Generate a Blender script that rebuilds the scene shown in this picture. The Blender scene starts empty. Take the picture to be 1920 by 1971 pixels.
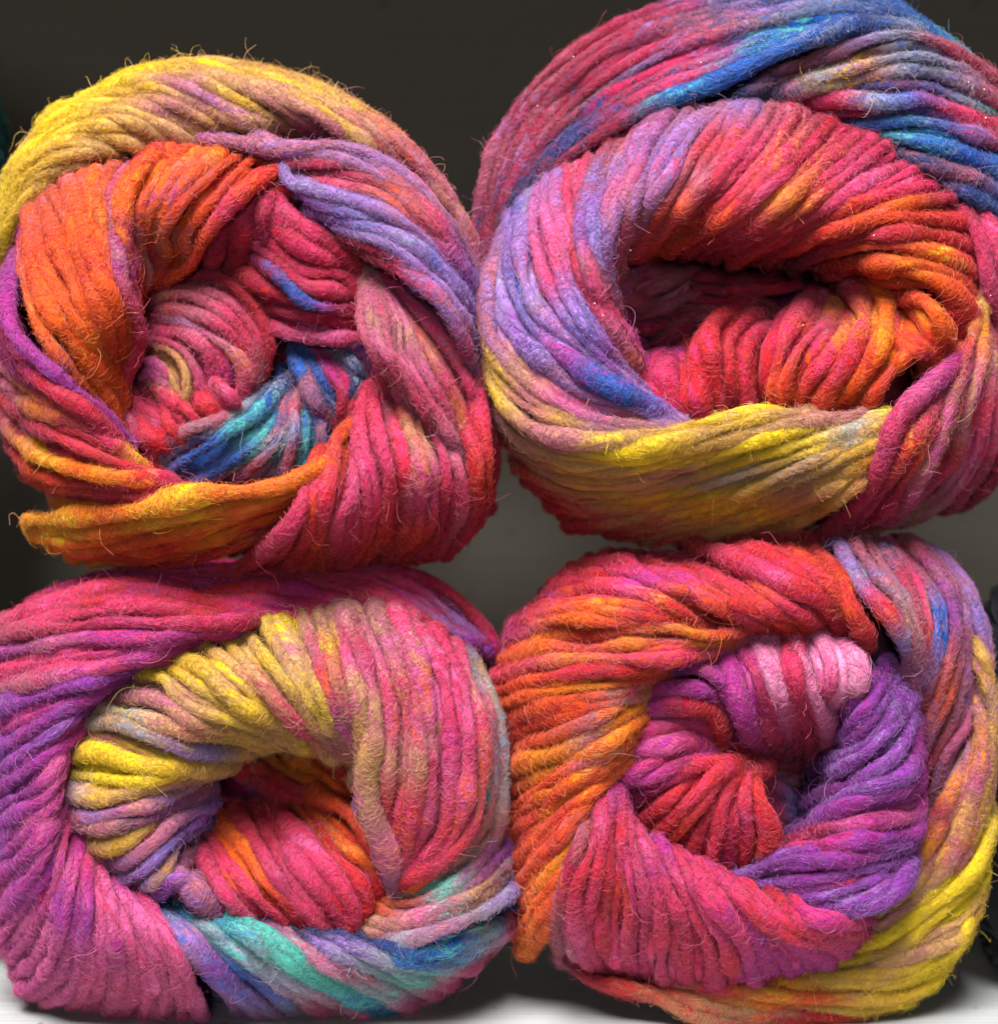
import bpy, math, random
import numpy as np

# ---------------------------------------------------------------- camera, light, exposure
S = 0.0001            # metres per photograph pixel in the plane of the ball faces (a ball is about 9.3 cm)
DC = 3200.0           # camera distance to that plane, in the same units (32 cm)
FLOOR = -1052.0       # shelf top, below the camera axis
scene = bpy.context.scene
ZO = -FLOOR * S

cam_d = bpy.data.cameras.new('camera'); cam = bpy.data.objects.new('camera', cam_d)
scene.collection.objects.link(cam); scene.camera = cam
cam.location = (0, -DC * S, ZO); cam.rotation_euler = (math.radians(90), 0, 0)
cam_d.sensor_fit = 'VERTICAL'; cam_d.sensor_height = 24.0
cam_d.lens = 24.0 * DC / 1971.0
cam_d.clip_start = 0.01; cam_d.clip_end = 20
cam_d.dof.use_dof = True; cam_d.dof.focus_distance = (DC + 30) * S; cam_d.dof.aperture_fstop = 7.5

world = bpy.data.worlds.new('World'); scene.world = world; world.use_nodes = True
bg = world.node_tree.nodes['Background']
bg.inputs[0].default_value = (0.85, 0.92, 1.0, 1); bg.inputs[1].default_value = 0.012

def area(name, loc, target, size, power, col):
    d = bpy.data.lights.new(name, 'AREA'); d.shape = 'RECTANGLE'; d.size, d.size_y = size
    d.energy = power; d.color = col
    o = bpy.data.objects.new(name, d); scene.collection.objects.link(o)
    o.location = loc
    from mathutils import Vector
    o.rotation_euler = (Vector(target) - Vector(loc)).to_track_quat('-Z', 'Y').to_euler()
    return o
area('key_light', (-0.12, -0.50, 0.70), (0, 0.0, 0.10), (0.42, 0.34), 18.5, (1.0, 0.985, 0.97))  # soft key lamp above and in front, its source unseen
area('room_light', (0.0, -1.0, 0.14), (0, 0, 0.10), (0.20, 0.16), 2.1, (1.0, 0.98, 0.96))

scene.view_settings.view_transform = 'Standard'; scene.view_settings.look = 'None'
scene.view_settings.exposure = 0.0; scene.view_settings.gamma = 1.0
scene.render.engine = 'CYCLES'
scene.cycles.max_bounces = 3; scene.cycles.diffuse_bounces = 1
scene.cycles_curves.shape = 'RIBBONS'; scene.cycles_curves.subdivisions = 2

rng = np.random.default_rng(7)
random.seed(7)

# ---------------------------------------------------------------- colours
def lin(c):
    c = np.array(c, float) / 255.0
    return np.where(c <= 0.04045, c / 12.92, ((c + 0.055) / 1.055) ** 2.4)
PAL = {k: lin(v) for k, v in dict(
    Y=(242, 208, 34), O=(214, 168, 66), T=(198, 152, 108), M=(180, 104, 124), H=(230, 92, 36), G=(236, 146, 34),
    R=(204, 42, 50), C=(168, 28, 68), P=(210, 58, 104), K=(212, 96, 150), X=(172, 46, 138), V=(140, 56, 156),
    L=(158, 118, 186), B=(40, 92, 176), N=(38, 48, 104), Q=(96, 188, 176), S=(154, 156, 172), E=(14, 128, 136),
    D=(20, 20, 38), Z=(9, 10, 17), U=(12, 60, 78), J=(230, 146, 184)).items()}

def richer(c):
    l = float(c @ np.array([0.2126, 0.7152, 0.0722]))
    return np.clip(l + (c - l) * 1.07, 0.004, 0.9) * 0.95
PAL = {k: richer(v) for k, v in PAL.items()}

# ---------------------------------------------------------------- materials
def nodes_of(m):
    m.use_nodes = True
    nt = m.node_tree
    nt.nodes.clear()
    return nt, nt.nodes, nt.links

def yarn_material():
    m = bpy.data.materials.new('wool_yarn')
    nt, N, K = nodes_of(m)
    out = N.new('ShaderNodeOutputMaterial'); b = N.new('ShaderNodeBsdfPrincipled')
    K.new(b.outputs[0], out.inputs[0])
    ca = N.new('ShaderNodeAttribute'); ca.attribute_name = 'col_a'
    cb = N.new('ShaderNodeAttribute'); cb.attribute_name = 'col_b'
    fb = N.new('ShaderNodeAttribute'); fb.attribute_name = 'fib'
    # flecks of the second colour, drawn out along the twist
    n1 = N.new('ShaderNodeTexNoise'); n1.inputs['Scale'].default_value = 1.0; n1.inputs['Detail'].default_value = 2
    K.new(fb.outputs['Vector'], n1.inputs['Vector'])
    r1 = N.new('ShaderNodeValToRGB'); r1.color_ramp.elements[0].position = 0.50; r1.color_ramp.elements[1].position = 0.60
    K.new(n1.outputs[0], r1.inputs[0])
    mx = N.new('ShaderNodeMix'); mx.data_type = 'RGBA'
    K.new(r1.outputs[0], mx.inputs[0]); K.new(ca.outputs['Color'], mx.inputs[6]); K.new(cb.outputs['Color'], mx.inputs[7])
    # single fibres: light and dark streaks
    mp = N.new('ShaderNodeMapping'); mp.inputs['Scale'].default_value = (2.0, 9, 9)
    K.new(fb.outputs['Vector'], mp.inputs['Vector'])
    n2 = N.new('ShaderNodeTexNoise'); n2.inputs['Scale'].default_value = 1.0; n2.inputs['Detail'].default_value = 4
    n2.inputs['Roughness'].default_value = 0.65
    K.new(mp.outputs[0], n2.inputs['Vector'])
    r2 = N.new('ShaderNodeMapRange'); r2.inputs[1].default_value = 0.25; r2.inputs[2].default_value = 0.75
    r2.inputs[3].default_value = 0.74; r2.inputs[4].default_value = 1.16
    K.new(n2.outputs[0], r2.inputs[0])
    hs = N.new('ShaderNodeHueSaturation'); hs.inputs['Saturation'].default_value = 1.0
    K.new(mx.outputs[2], hs.inputs['Color']); K.new(r2.outputs[0], hs.inputs['Value'])
    K.new(hs.outputs[0], b.inputs['Base Color'])
    b.inputs['Roughness'].default_value = 0.85; b.inputs['Specular IOR Level'].default_value = 0.15
    b.inputs['Sheen Weight'].default_value = 0.10; b.inputs['Sheen Roughness'].default_value = 0.5
    bp = N.new('ShaderNodeBump'); bp.inputs['Strength'].default_value = 0.6; bp.inputs['Distance'].default_value = 0.0003
    K.new(n2.outputs[0], bp.inputs['Height']); K.new(bp.outputs[0], b.inputs['Normal'])
    return m

def fuzz_material():
    m = bpy.data.materials.new('wool_fibre')
    nt, N, K = nodes_of(m)
    out = N.new('ShaderNodeOutputMaterial')
    a = N.new('ShaderNodeAttribute'); a.attribute_name = 'col_a'
    d = N.new('ShaderNodeBsdfDiffuse'); t = N.new('ShaderNodeBsdfTranslucent'); g = N.new('ShaderNodeBsdfGlossy')
    g.inputs['Roughness'].default_value = 0.4
    for x in (d, t): K.new(a.outputs['Color'], x.inputs[0])
    m1 = N.new('ShaderNodeMixShader'); m1.inputs[0].default_value = 0.28
    K.new(d.outputs[0], m1.inputs[1]); K.new(t.outputs[0], m1.inputs[2])
    m2 = N.new('ShaderNodeMixShader'); m2.inputs[0].default_value = 0.06
    K.new(m1.outputs[0], m2.inputs[1]); K.new(g.outputs[0], m2.inputs[2])
    K.new(m2.outputs[0], out.inputs[0])
    return m

def painted_wood(name, base, grain, rough=0.45):
    m = bpy.data.materials.new(name)
    nt, N, K = nodes_of(m)
    out = N.new('ShaderNodeOutputMaterial'); b = N.new('ShaderNodeBsdfPrincipled'); K.new(b.outputs[0], out.inputs[0])
    tc = N.new('ShaderNodeTexCoord')
    mp = N.new('ShaderNodeMapping'); mp.inputs['Scale'].default_value = (12, 900, 900)
    K.new(tc.outputs['Object'], mp.inputs[0])
    n = N.new('ShaderNodeTexNoise'); n.inputs['Scale'].default_value = 1; n.inputs['Detail'].default_value = 5
    K.new(mp.outputs[0], n.inputs['Vector'])
    r = N.new('ShaderNodeMapRange'); r.inputs[1].default_value = 0.3; r.inputs[2].default_value = 0.7
    r.inputs[3].default_value = 1 - grain; r.inputs[4].default_value = 1.0
    K.new(n.outputs[0], r.inputs[0])
    n3 = N.new('ShaderNodeTexNoise'); n3.inputs['Scale'].default_value = 260; n3.inputs['Detail'].default_value = 1
    K.new(tc.outputs['Object'], n3.inputs['Vector'])
    r3 = N.new('ShaderNodeMapRange'); r3.inputs[1].default_value = 0.24; r3.inputs[2].default_value = 0.27
    r3.inputs[3].default_value = 0.55; r3.inputs[4].default_value = 1.0
    K.new(n3.outputs[0], r3.inputs[0])
    mm = N.new('ShaderNodeMath'); mm.operation = 'MULTIPLY'; K.new(r.outputs[0], mm.inputs[0]); K.new(r3.outputs[0], mm.inputs[1])
    hs = N.new('ShaderNodeHueSaturation'); hs.inputs['Color'].default_value = (*base, 1)
    K.new(mm.outputs[0], hs.inputs['Value']); K.new(hs.outputs[0], b.inputs['Base Color'])
    b.inputs['Roughness'].default_value = rough
    bp = N.new('ShaderNodeBump'); bp.inputs['Strength'].default_value = 0.25; bp.inputs['Distance'].default_value = 0.0003
    K.new(n.outputs[0], bp.inputs['Height']); K.new(bp.outputs[0], b.inputs['Normal'])
    return m

YARN = yarn_material(); FUZZ = fuzz_material()

# ---------------------------------------------------------------- setting
def box(name, lo, hi, mat, kind='structure'):
    x0, y0, z0 = lo; x1, y1, z1 = hi; e = 0.0012
    import bmesh
    bm = bmesh.new(); bmesh.ops.create_cube(bm, size=1)
    for v in bm.verts:
        v.co = ((x0 + x1) / 2 + v.co.x * (x1 - x0), (y0 + y1) / 2 + v.co.y * (y1 - y0), (z0 + z1) / 2 + v.co.z * (z1 - z0))
    bmesh.ops.bevel(bm, geom=bm.edges[:], offset=e, segments=2, affect='EDGES')
    me = bpy.data.meshes.new(name); bm.to_mesh(me); bm.free(); me.materials.append(mat)
    o = bpy.data.objects.new(name, me); scene.collection.objects.link(o); o['kind'] = kind
    return o
WHITE = painted_wood('white_painted_wood', (0.68, 0.69, 0.68), 0.24)
BACK = painted_wood('back_panel_paint', (0.13, 0.111, 0.083), 0.12, 0.7)
box('shelf_board', (-0.45, -0.05, -0.02), (0.45, 0.235, 0.0), WHITE)
box('back_panel', (-0.45, 0.236, -0.02), (0.45, 0.25, 0.32), BACK)
box('upper_shelf', (-0.45, -0.05, 0.300), (0.45, 0.2345, 0.320), WHITE)

# ---------------------------------------------------------------- strands
def catmull(p, m):
    p = np.asarray(p, float)
    if len(p) == 2:
        t = np.linspace(0, 1, m)[:, None]
        return p[0] * (1 - t) + p[1] * t
    q = np.vstack([2 * p[0] - p[1], p, 2 * p[-1] - p[-2]])
    out = []
    for i in range(1, len(q) - 2):
        t = np.linspace(0, 1, 14, endpoint=False)[:, None]
        a, b, c, d = q[i - 1], q[i], q[i + 1], q[i + 2]
        out.append(0.5 * (2 * b + (c - a) * t + (2 * a - 5 * b + 4 * c - d) * t ** 2 + (3 * b - a - 3 * c + d) * t ** 3))
    out = np.vstack(out + [p[-1:]])
    return arc(out, m)

def arc(out, m):
    s = np.r_[0, np.cumsum(np.linalg.norm(np.diff(out, axis=0), axis=1))]
    u = np.linspace(0, s[-1], m)
    return np.stack([np.interp(u, s, out[:, k]) for k in range(out.shape[1])], 1)

def colours(txt, m):
    toks = txt.split()
    a = np.array([PAL[t.split('/')[0]] for t in toks]); b = np.array([PAL[t.split('/')[-1]] for t in toks])
    x = np.linspace(0, 1, len(toks)); s = np.linspace(0, 1, m)
    f = lambda c: np.stack([np.interp(s, x, c[:, k]) for k in range(3)], 1)
    return f(a), f(b)

def to3(uv, d):
    """photograph pixel and height of the ball face (towards the camera positive) -> place, in S units"""
    k = (DC - d) / DC
    return np.stack([(uv[:, 0] - 960) * k, -d, (985.5 - uv[:, 1]) * k], 1)

def wob(n, length, period, amp):
    k = max(2, int(length / period) + 2)
    return np.interp(np.linspace(0, k - 1, n), np.arange(k), rng.normal(0, 1, k)) * amp

def smooth(x, it=2):
    for _ in range(it):
        y = x.copy(); y[1:-1] = 0.25 * x[:-2] + 0.5 * x[1:-1] + 0.25 * x[2:]; x = y
    return x

HAIR = {}
def frames(P):
    """smooth frame along a strand; at its middle the normal looks out of the ball face"""
    T = np.gradient(P, axis=0); T /= np.linalg.norm(T, axis=1)[:, None] + 1e-9
    Nn = np.zeros_like(P); k = len(P) // 2
    n0 = np.array([0, -1.0, 0]); n0 = n0 - T[k] * n0.dot(T[k])
    if np.linalg.norm(n0) < 0.15:      # runs straight back: look away from the middle of the stack
        n0 = P[k] * np.array([1, 0, 1]); n0 = n0 - T[k] * n0.dot(T[k])
    for rng_ in (range(k, len(P)), range(k - 1, -1, -1)):
        n = n0.copy()
        for i in rng_:
            n = n - T[i] * n.dot(T[i]); n /= np.linalg.norm(n) + 1e-9
            Nn[i] = n
    return T, Nn, np.cross(T, Nn)

SIDES = 10
def tube_mesh(P, r, ca, cb, name='strand'):
    n = len(P); T, Nn, Bn = frames(P)
    L = np.r_[0, np.cumsum(np.linalg.norm(np.diff(P, axis=0), axis=1))]
    ang = np.linspace(0, 2 * np.pi, SIDES, endpoint=False)
    ca_, sa_ = np.cos(ang), np.sin(ang)
    V = P[:, None, :] + r[:, None, None] * (Nn[:, None, :] * ca_[None, :, None] + Bn[:, None, :] * sa_[None, :, None])
    tw = ang[None, :] + L[:, None] * 0.022 + rng.uniform(0, 6.28)
    off = rng.uniform(0, 100, 3)
    fib = np.stack([np.repeat(L[:, None] * 0.019, SIDES, 1) + off[0], np.cos(tw) * 1.0 + off[1], np.sin(tw) * 1.0 + off[2]], 2)
    i = np.arange(n - 1)[:, None] * SIDES; j = np.arange(SIDES)[None, :]; j2 = (j + 1) % SIDES
    F = np.stack([i + j, i + j2, i + SIDES + j2, i + SIDES + j], 2).reshape(-1, 4)
    me = bpy.data.meshes.new(name)
    mesh_from(me, V.reshape(-1, 3) * S, F)
    attr(me, 'col_a', np.repeat(ca, SIDES, 0)); attr(me, 'col_b', np.repeat(cb, SIDES, 0)); vattr(me, 'fib', fib.reshape(-1, 3))
    me.materials.append(YARN)
    return me, (P, r, ca, cb, T, Nn, Bn, L)

def mesh_from(me, V, F):
    V = V + np.array([0, 0, ZO])
    me.vertices.add(len(V)); me.vertices.foreach_set('co', V.astype(np.float32).ravel())
    me.loops.add(F.size); me.loops.foreach_set('vertex_index', F.astype(np.int32).ravel())
    me.polygons.add(len(F)); me.polygons.foreach_set('loop_start', np.arange(0, F.size, F.shape[1], dtype=np.int32))
    me.update(calc_edges=True); me.shade_smooth()

def attr(me, name, c):
    a = me.attributes.new(name, 'FLOAT_COLOR', 'POINT')
    a.data.foreach_set('color', np.c_[c, np.ones(len(c))].astype(np.float32).ravel())
def vattr(me, name, c):
    a = me.attributes.new(name, 'FLOAT_VECTOR', 'POINT'); a.data.foreach_set('vector', c.astype(np.float32).ravel())

def obj(name, me, parent):
    o = bpy.data.objects.new(name, me); scene.collection.objects.link(o); o.parent = parent
    return o

def thing(name, label, cat, group):
    o = bpy.data.objects.new(name, None); scene.collection.objects.link(o)
    o['label'] = label; o['category'] = cat; o['group'] = group; o.empty_display_size = 0.02
    return o

M = 26
RELIEF = 1.4
def layer(ball, name, text, z, r=14.0, sp=None, tail=(60, 60), fuzz=1.0, dz=0.0, ext=(1.0, 1.0), wobble=3.6):
    """one layer of windings: guide strands in photograph pixels, further strands laid between them"""
    G, CA, CB, RR = [], [], [], []
    for line in text.strip().splitlines():
        line = line.strip()
        if not line: continue
        f = [x.strip() for x in line.split('|')]
        pts = [tuple(float(q) for q in t.split(',')) for t in f[0].split()]
        a, b = colours(f[1], M)
        G.append(catmull(pts, M)); CA.append(a); CB.append(b); RR.append(float(f[2]) if len(f) > 2 else 1.0)
    ng = len(G)
    zz = [np.interp(np.linspace(0, 1, M), np.linspace(0, 1, len(q)), q) * RELIEF for q in z]
    sp = sp or 1.9 * r
    rows = []
    for i in range(ng):
        rows.append((i, G[i], CA[i], CB[i], RR[i]))
        if i < ng - 1:
            d = np.percentile(np.linalg.norm(G[i + 1] - G[i], axis=1), 55)
            k = min(4, max(0, int(round(d / sp)) - 1))
            for q in range(1, k + 1):
                t = q / (k + 1)
                w = 1.0 if rng.random() < 0.5 else 0.0
                rows.append((i + t, G[i] * (1 - t) + G[i + 1] * t, CA[i] * (1 - w) * 1 + CA[i + 1] * w, CB[i] * (1 - w) + CB[i + 1] * w, (RR[i] + RR[i + 1]) / 2))
    # bed of the older windings just below, seen only in the grooves
    bed_p = []
    for g, uv, ca, cb, rr in rows:
        f = g / max(1, ng - 1)
        zp = smooth(zz[0] * (1 - f) + zz[-1] * f, 3) + dz
        bed_p.append((to3(uv, zp - r * 2.9), ca, cb))
    par = ball
    if len(bed_p) > 1:
        V = np.vstack([b[0] for b in bed_p]); nr = len(bed_p)
        ii = np.arange(nr - 1)[:, None] * M; jj = np.arange(M - 1)[None, :]
        F = np.stack([ii + jj, ii + jj + 1, ii + M + jj + 1, ii + M + jj], 2).reshape(-1, 4)
        me = bpy.data.meshes.new(name); mesh_from(me, V * S, F)
        attr(me, 'col_a', np.vstack([b[1] for b in bed_p])); attr(me, 'col_b', np.vstack([b[2] for b in bed_p]))
        vattr(me, 'fib', V * np.array([0.03, 0.08, 0.08])); me.materials.append(YARN)
        par = obj(name, me, ball)
    # the strands underneath show through wherever the upper ones part
    under = []
    for (g0, u0, a0, b0, r0), (g1, u1, a1, b1, r1) in zip(rows[:-1], rows[1:]):
        gap = np.percentile(np.linalg.norm(u1 - u0, axis=1), 90)
        for q in range(max(1, min(3, int(gap / (1.7 * r))))):
            t = (q + 0.5) / max(1, min(3, int(gap / (1.7 * r)))) + rng.normal(0, 0.08)
            under.append((g0 + (g1 - g0) * t, u0 * (1 - t) + u1 * t, a0 if q % 2 else a1, b0 if q % 2 else b1, (r0 + r1) / 2, True))
    for g, uv, ca, cb, rr, low in [q + (False,) for q in rows] + under:
        f = g / max(1, ng - 1)
        zp = smooth(zz[0] * (1 - f) + zz[-1] * f, 3) + dz - (r * 1.7 if low else 0)
        ln = np.linalg.norm(np.diff(uv, axis=0), axis=1).sum()
        nv = np.gradient(uv, axis=0); nv = np.stack([-nv[:, 1], nv[:, 0]], 1); nv /= np.linalg.norm(nv, axis=1)[:, None] + 1e-9
        uv = uv + nv * smooth(wob(M, ln, 90, wobble), 2)[:, None]
        zp = zp + smooth(wob(M, ln, 100, 8.0), 2) + rng.normal(0, 6.5)
        P = to3(uv, zp)
        def end(p0, p1, depth, x):
            t = p0 - p1; t[1] = 0; t /= np.linalg.norm(t) + 1e-9
            return [p0 + t * 10 * x + np.array([0, 14 * x, 0]), p0 + t * 18 * x + np.array([0, 42 * x, 0]), p0 + t * 16 * x + np.array([0, max(90, depth), 0])]
        head = end(P[0].copy(), P[1], tail[0], ext[0])[::-1]; foot = end(P[-1].copy(), P[-2], tail[1], ext[1])
        nh = len(head)
        P = np.vstack(head + [P] + foot)
        ca = np.vstack([ca[:1]] * nh + [ca] + [ca[-1:]] * nh); cb = np.vstack([cb[:1]] * nh + [cb] + [cb[-1:]] * nh)
        big = np.hstack([P, ca, cb])
        s = np.r_[0, np.cumsum(np.linalg.norm(np.diff(P, axis=0), axis=1))]
        n = int(np.clip(s[-1] / 9, 16, 150)); u = np.linspace(0, s[-1], n)
        big = np.stack([np.interp(u, s, big[:, k]) for k in range(9)], 1)
        P = smooth(big[:, :3], 3); ca = big[:, 3:6]; cb = big[:, 6:9]
        rad = 0.85 * r * rr * (1 + smooth(wob(n, s[-1], 95, 0.32), 2) + smooth(wob(n, s[-1], 40, 0.14), 1) + rng.normal(0, 0.10))
        rad = np.clip(rad, 0.45 * r, 1.9 * r)
        e = np.clip(np.minimum(u, s[-1] - u) / 20, 0.15, 1); rad = rad * np.sqrt(e)
        v = 1 + rng.normal(0, 0.05)
        me, rec = tube_mesh(P, rad, ca * v, cb * v)
        obj('under_strand' if low else 'strand', me, par)
        HAIR.setdefault(ball.name, []).append((rec, fuzz * (0.3 if low else 1.0)))

# ---------------------------------------------------------------- loose fibres
def fuzz_of(ball, density=1.0, fly=1.0, ymax=420, light=0.75):
    pts, cols, rads = [], [], []
    K = 6; t = np.linspace(0, 1, K)
    for (P, r, ca, cb, T, Nn, Bn, L), fz in HAIR.get(ball.name, []):
        n = len(P); idx = np.arange(n)
        tot = L[-1]
        def lay(m, kind):
            if m < 1: return
            u0 = rng.uniform(0.03, 0.97, m) * tot
            # keep those that can be seen: the side turned outwards
            u0 = u0[np.interp(u0, L, P[:, 1]) < ymax]; m = len(u0)
            if m < 1: return
            a0 = np.where(rng.random(m) < (0.8 if kind < 2 else 0.4), rng.normal(0, 0.72, m), rng.uniform(-1.9, 1.9, m))
            if kind == 0:      # fibres lying on the strand
                ln = rng.uniform(10, 42, m) * rng.choice([-1, 1], m); w = 0.018 * ln + rng.normal(0, 0.7, m)
                h0 = rng.uniform(-0.6, 1.2, m); h1 = h0 + np.abs(rng.normal(0, 2.2, m)); hp = 1.5
            elif kind == 1:    # short halo
                ln = rng.normal(0, 13, m); w = rng.normal(0, 0.8, m)
                h0 = rng.uniform(-1.5, 0, m); h1 = np.abs(rng.normal(0, 7.5, m)) + 2; hp = 0.9
            else:              # long fly-aways
                ln = rng.normal(0, 22, m); w = rng.normal(0, 1.1, m)
                h0 = np.full(m, -1.0); h1 = rng.uniform(10, 46, m); hp = 0.8
            u = np.clip(u0[:, None] + ln[:, None] * t[None, :], 0, tot)
            x = np.interp(u.ravel(), L, idx)
            i0 = np.clip(x.astype(int), 0, n - 2); fr = (x - i0)[:, None]
            g = lambda A: A[i0] * (1 - fr) + A[i0 + 1] * fr
            C, NN, BB = g(P), g(Nn), g(Bn); R = g(r[:, None])
            curl = rng.uniform(0, 6.28, m)[:, None] + t[None, :] * rng.uniform(2, 7, m)[:, None]
            amp = {0: 0.10, 1: 0.26, 2: 0.35}[kind]
            a = (a0[:, None] + w[:, None] * t[None, :] + amp * np.sin(curl)).ravel()[:, None]
            arch = {0: 0.0, 1: 0.55, 2: 0.3}[kind]
            prof = t ** hp - arch * t ** 2.2
            h = (h0[:, None] + (h1 - h0)[:, None] * prof[None, :]).ravel()[:, None]
            Q = C + (R + h) * (NN * np.cos(a) + BB * np.sin(a))
            if kind == 2:
                sw = rng.normal(0, 1, (m, 1, 3)) * (t[None, :, None] ** 1.3) * 14
                c2 = np.stack([np.sin(curl * 1.3), np.zeros_like(curl), np.cos(curl * 1.3)], 2) * (t[None, :, None]) * rng.uniform(1, 7, (m, 1, 1))
                Q = Q + (sw + c2).reshape(-1, 3)
            pts.append(Q)
            j = np.clip(np.interp(u0, L, idx).astype(int), 0, n - 1)
            mixb = (rng.random(m) < 0.28)[:, None]
            c = np.where(mixb, cb[j], ca[j])
            pale = 0.45 * c / (c.max(1, keepdims=True) + 1e-6) * 0.8 + 0.55 * np.array([0.82, 0.66, 0.54])
            wgt = rng.uniform(0, {0: 0.06, 1: 0.22, 2: 0.60}[kind], m)[:, None]
            wgt = wgt * light; c = (c * (1 - wgt) + pale * wgt) * rng.uniform(0.75, 1.25, m)[:, None]
            cols.append(np.clip(c, 0, 0.95))
            rads.append(np.repeat({0: 0.45, 1: 0.34, 2: 0.40}[kind] * rng.uniform(0.7, 1.25, m), K))
        lay(int(tot * 0.6 * density * fz), 0); lay(int(tot * 1.7 * density * fz), 1); lay(rng.poisson(tot * 0.012 * fly * fz), 2)
    if not pts: return
    Q = np.vstack(pts) * S + np.array([0, 0, ZO]); c = np.vstack(cols); R = np.concatenate(rads) * S
    nc = len(c)
    cu = bpy.data.hair_curves.new('fuzz'); cu.add_curves([K] * nc)
    cu.attributes['position'].data.foreach_set('vector', Q.astype(np.float32).ravel())
    ra = cu.attributes.get('radius') or cu.attributes.new('radius', 'FLOAT', 'POINT')
    R = R.reshape(nc, K) * np.linspace(1, 0.55, K)[None, :]
    ra.data.foreach_set('value', R.astype(np.float32).ravel())
    ac = cu.attributes.new('col_a', 'FLOAT_COLOR', 'CURVE'); ac.data.foreach_set('color', np.c_[c, np.ones(nc)].astype(np.float32).ravel())
    cu.materials.append(FUZZ)
    o = obj('fuzz', cu, ball); o['kind'] = 'stuff'
    print('fuzz', ball.name, nc)

# ---------------------------------------------------------------- body and sides of a ball
def body(ball, outline, front, back, cols, n_side=56, shrink=0.955, taper=0.93, r=14, dish=330):
    o = catmull([tuple(float(q) for q in t.split(',')) for t in (outline + ' ' + outline.split()[0]).split()], 73)[:-1]
    c = o.mean(0); N = len(o)
    rings = []
    prof = [(0.05, front - dish), (0.35, front - dish), (0.55, front - dish * 0.5), (0.86, front - 10), (shrink, front - 70), (shrink, (front + back) / 2), (shrink * taper, back + 60), (0.75, back), (0.1, back)]
    k0 = (DC - front) / DC
    ctr = np.array([(c[0] - 960) * k0, 0, (985.5 - c[1]) * k0])
    E = np.stack([(o[:, 0] - 960) * k0, np.zeros(N), (985.5 - o[:, 1]) * k0], 1)
    for s, d in prof:
        p = ctr + (E - ctr) * s; p[:, 1] = -d
        p[:, 2] = np.maximum(p[:, 2], FLOOR + 6)
        rings.append(p)
    V = np.vstack(rings); nr = len(rings)
    i = np.arange(nr - 1)[:, None] * N; j = np.arange(N)[None, :]; j2 = (j + 1) % N
    F = np.stack([i + j, i + N + j, i + N + j2, i + j2], 2).reshape(-1, 4)
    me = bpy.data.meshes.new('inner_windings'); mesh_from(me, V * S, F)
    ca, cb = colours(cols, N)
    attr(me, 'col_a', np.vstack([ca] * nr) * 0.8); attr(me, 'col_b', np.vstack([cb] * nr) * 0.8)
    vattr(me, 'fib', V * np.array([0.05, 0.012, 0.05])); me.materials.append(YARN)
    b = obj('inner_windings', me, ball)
    # windings that run along the side of the ball towards its back
    for q in range(n_side):
        f0 = q / n_side; f1 = f0 + 0.045 + rng.normal(0, 0.006)
        m = 30; s = np.linspace(0, 1, m)
        x = ((f0 + (f1 - f0) * s) % 1) * N
        i0 = x.astype(int) % N; fr = (x - np.floor(x))[:, None]
        e = E[i0] * (1 - fr) + E[(i0 + 1) % N] * fr
        sc = np.interp(s, [0, 0.05, 0.15, 0.6, 0.93, 1], [0.86, 0.93, shrink, shrink, shrink * taper, 0.8])
        p = ctr + (e - ctr) * sc[:, None]
        p[:, 1] = -(front - 60 + (back - front + 60) * s)
        p[:, 2] = np.maximum(p[:, 2], FLOOR + r + 1)
        ti = int(f0 * (N - 1))
        me, rec = tube_mesh(p, np.full(m, r * 1.0) * (1 + wob(m, 800, 100, 0.12)), np.repeat(ca[ti:ti + 1], m, 0), np.repeat(cb[ti:ti + 1], m, 0))
        obj('side_strand', me, b)
        HAIR.setdefault(ball.name, []).append((rec, 0.12))
    return b

GROUP = 'yarn balls stacked on the shelf'

# ================================================================ ball with the golden top (stacked on the left)
A = thing('yarn_ball', 'yarn ball with mustard yellow top, orange left side and salmon knot inside, upper left', 'yarn ball', GROUP)
body(A, '5,560 8,420 25,335 75,262 165,197 255,152 330,127 430,129 540,152 640,187 715,222 785,282 850,352 895,440 918,540 930,640 940,760 944,880 934,975 895,1032 820,1062 720,1077 600,1082 480,1084 360,1082 220,1072 118,1050 65,1005 45,940 20,860 5,760 2,650',
     -330, -860, 'X/C M/O Y/O O/T M/O L/M L/V P/C P/R R/P R/H G/H R/P X/C')
layer(A, 'outer_winding', '''
6,520 18,440 48,388 88,352 132,330 | O/Y Y/O O/Y O/T T/O
7,440 26,364 74,310 140,282 206,284 | Y/O Y/O O/Y O/T T/O
14,366 62,294 130,248 210,230 286,250 322,272 | Y/T Y Y/O O/T T/O T/M
44,292 106,232 186,196 266,188 340,208 404,240 | T/Y Y O/Y O/T M/T T/O
96,238 176,188 262,158 340,164 412,196 478,232 | Y/O Y Y/O M/T M/L T/M
176,188 262,148 336,138 420,156 500,192 562,230 | Y/T Y O/Y T/M O/Y T/M
262,150 340,128 430,134 530,166 620,206 690,246 748,290 | Y Y/O O/Y T/O T/M M/T M/C
360,128 450,132 550,156 640,194 720,242 790,306 842,372 | O/Y T/O O/T Y/T T/M M/H M/C
450,134 560,158 650,192 720,232 790,290 850,360 892,446 | T/O O/M T/O O/M M/H M/C M/L
560,158 660,194 740,246 810,312 866,386 906,476 920,560 | O/T T/O M/O H/M M/O M/C L/M
''', [[-205, -160, -120, -95, -110], [-215, -195, -165, -140, -160]], 14.5, tail=(220, 160))
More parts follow.
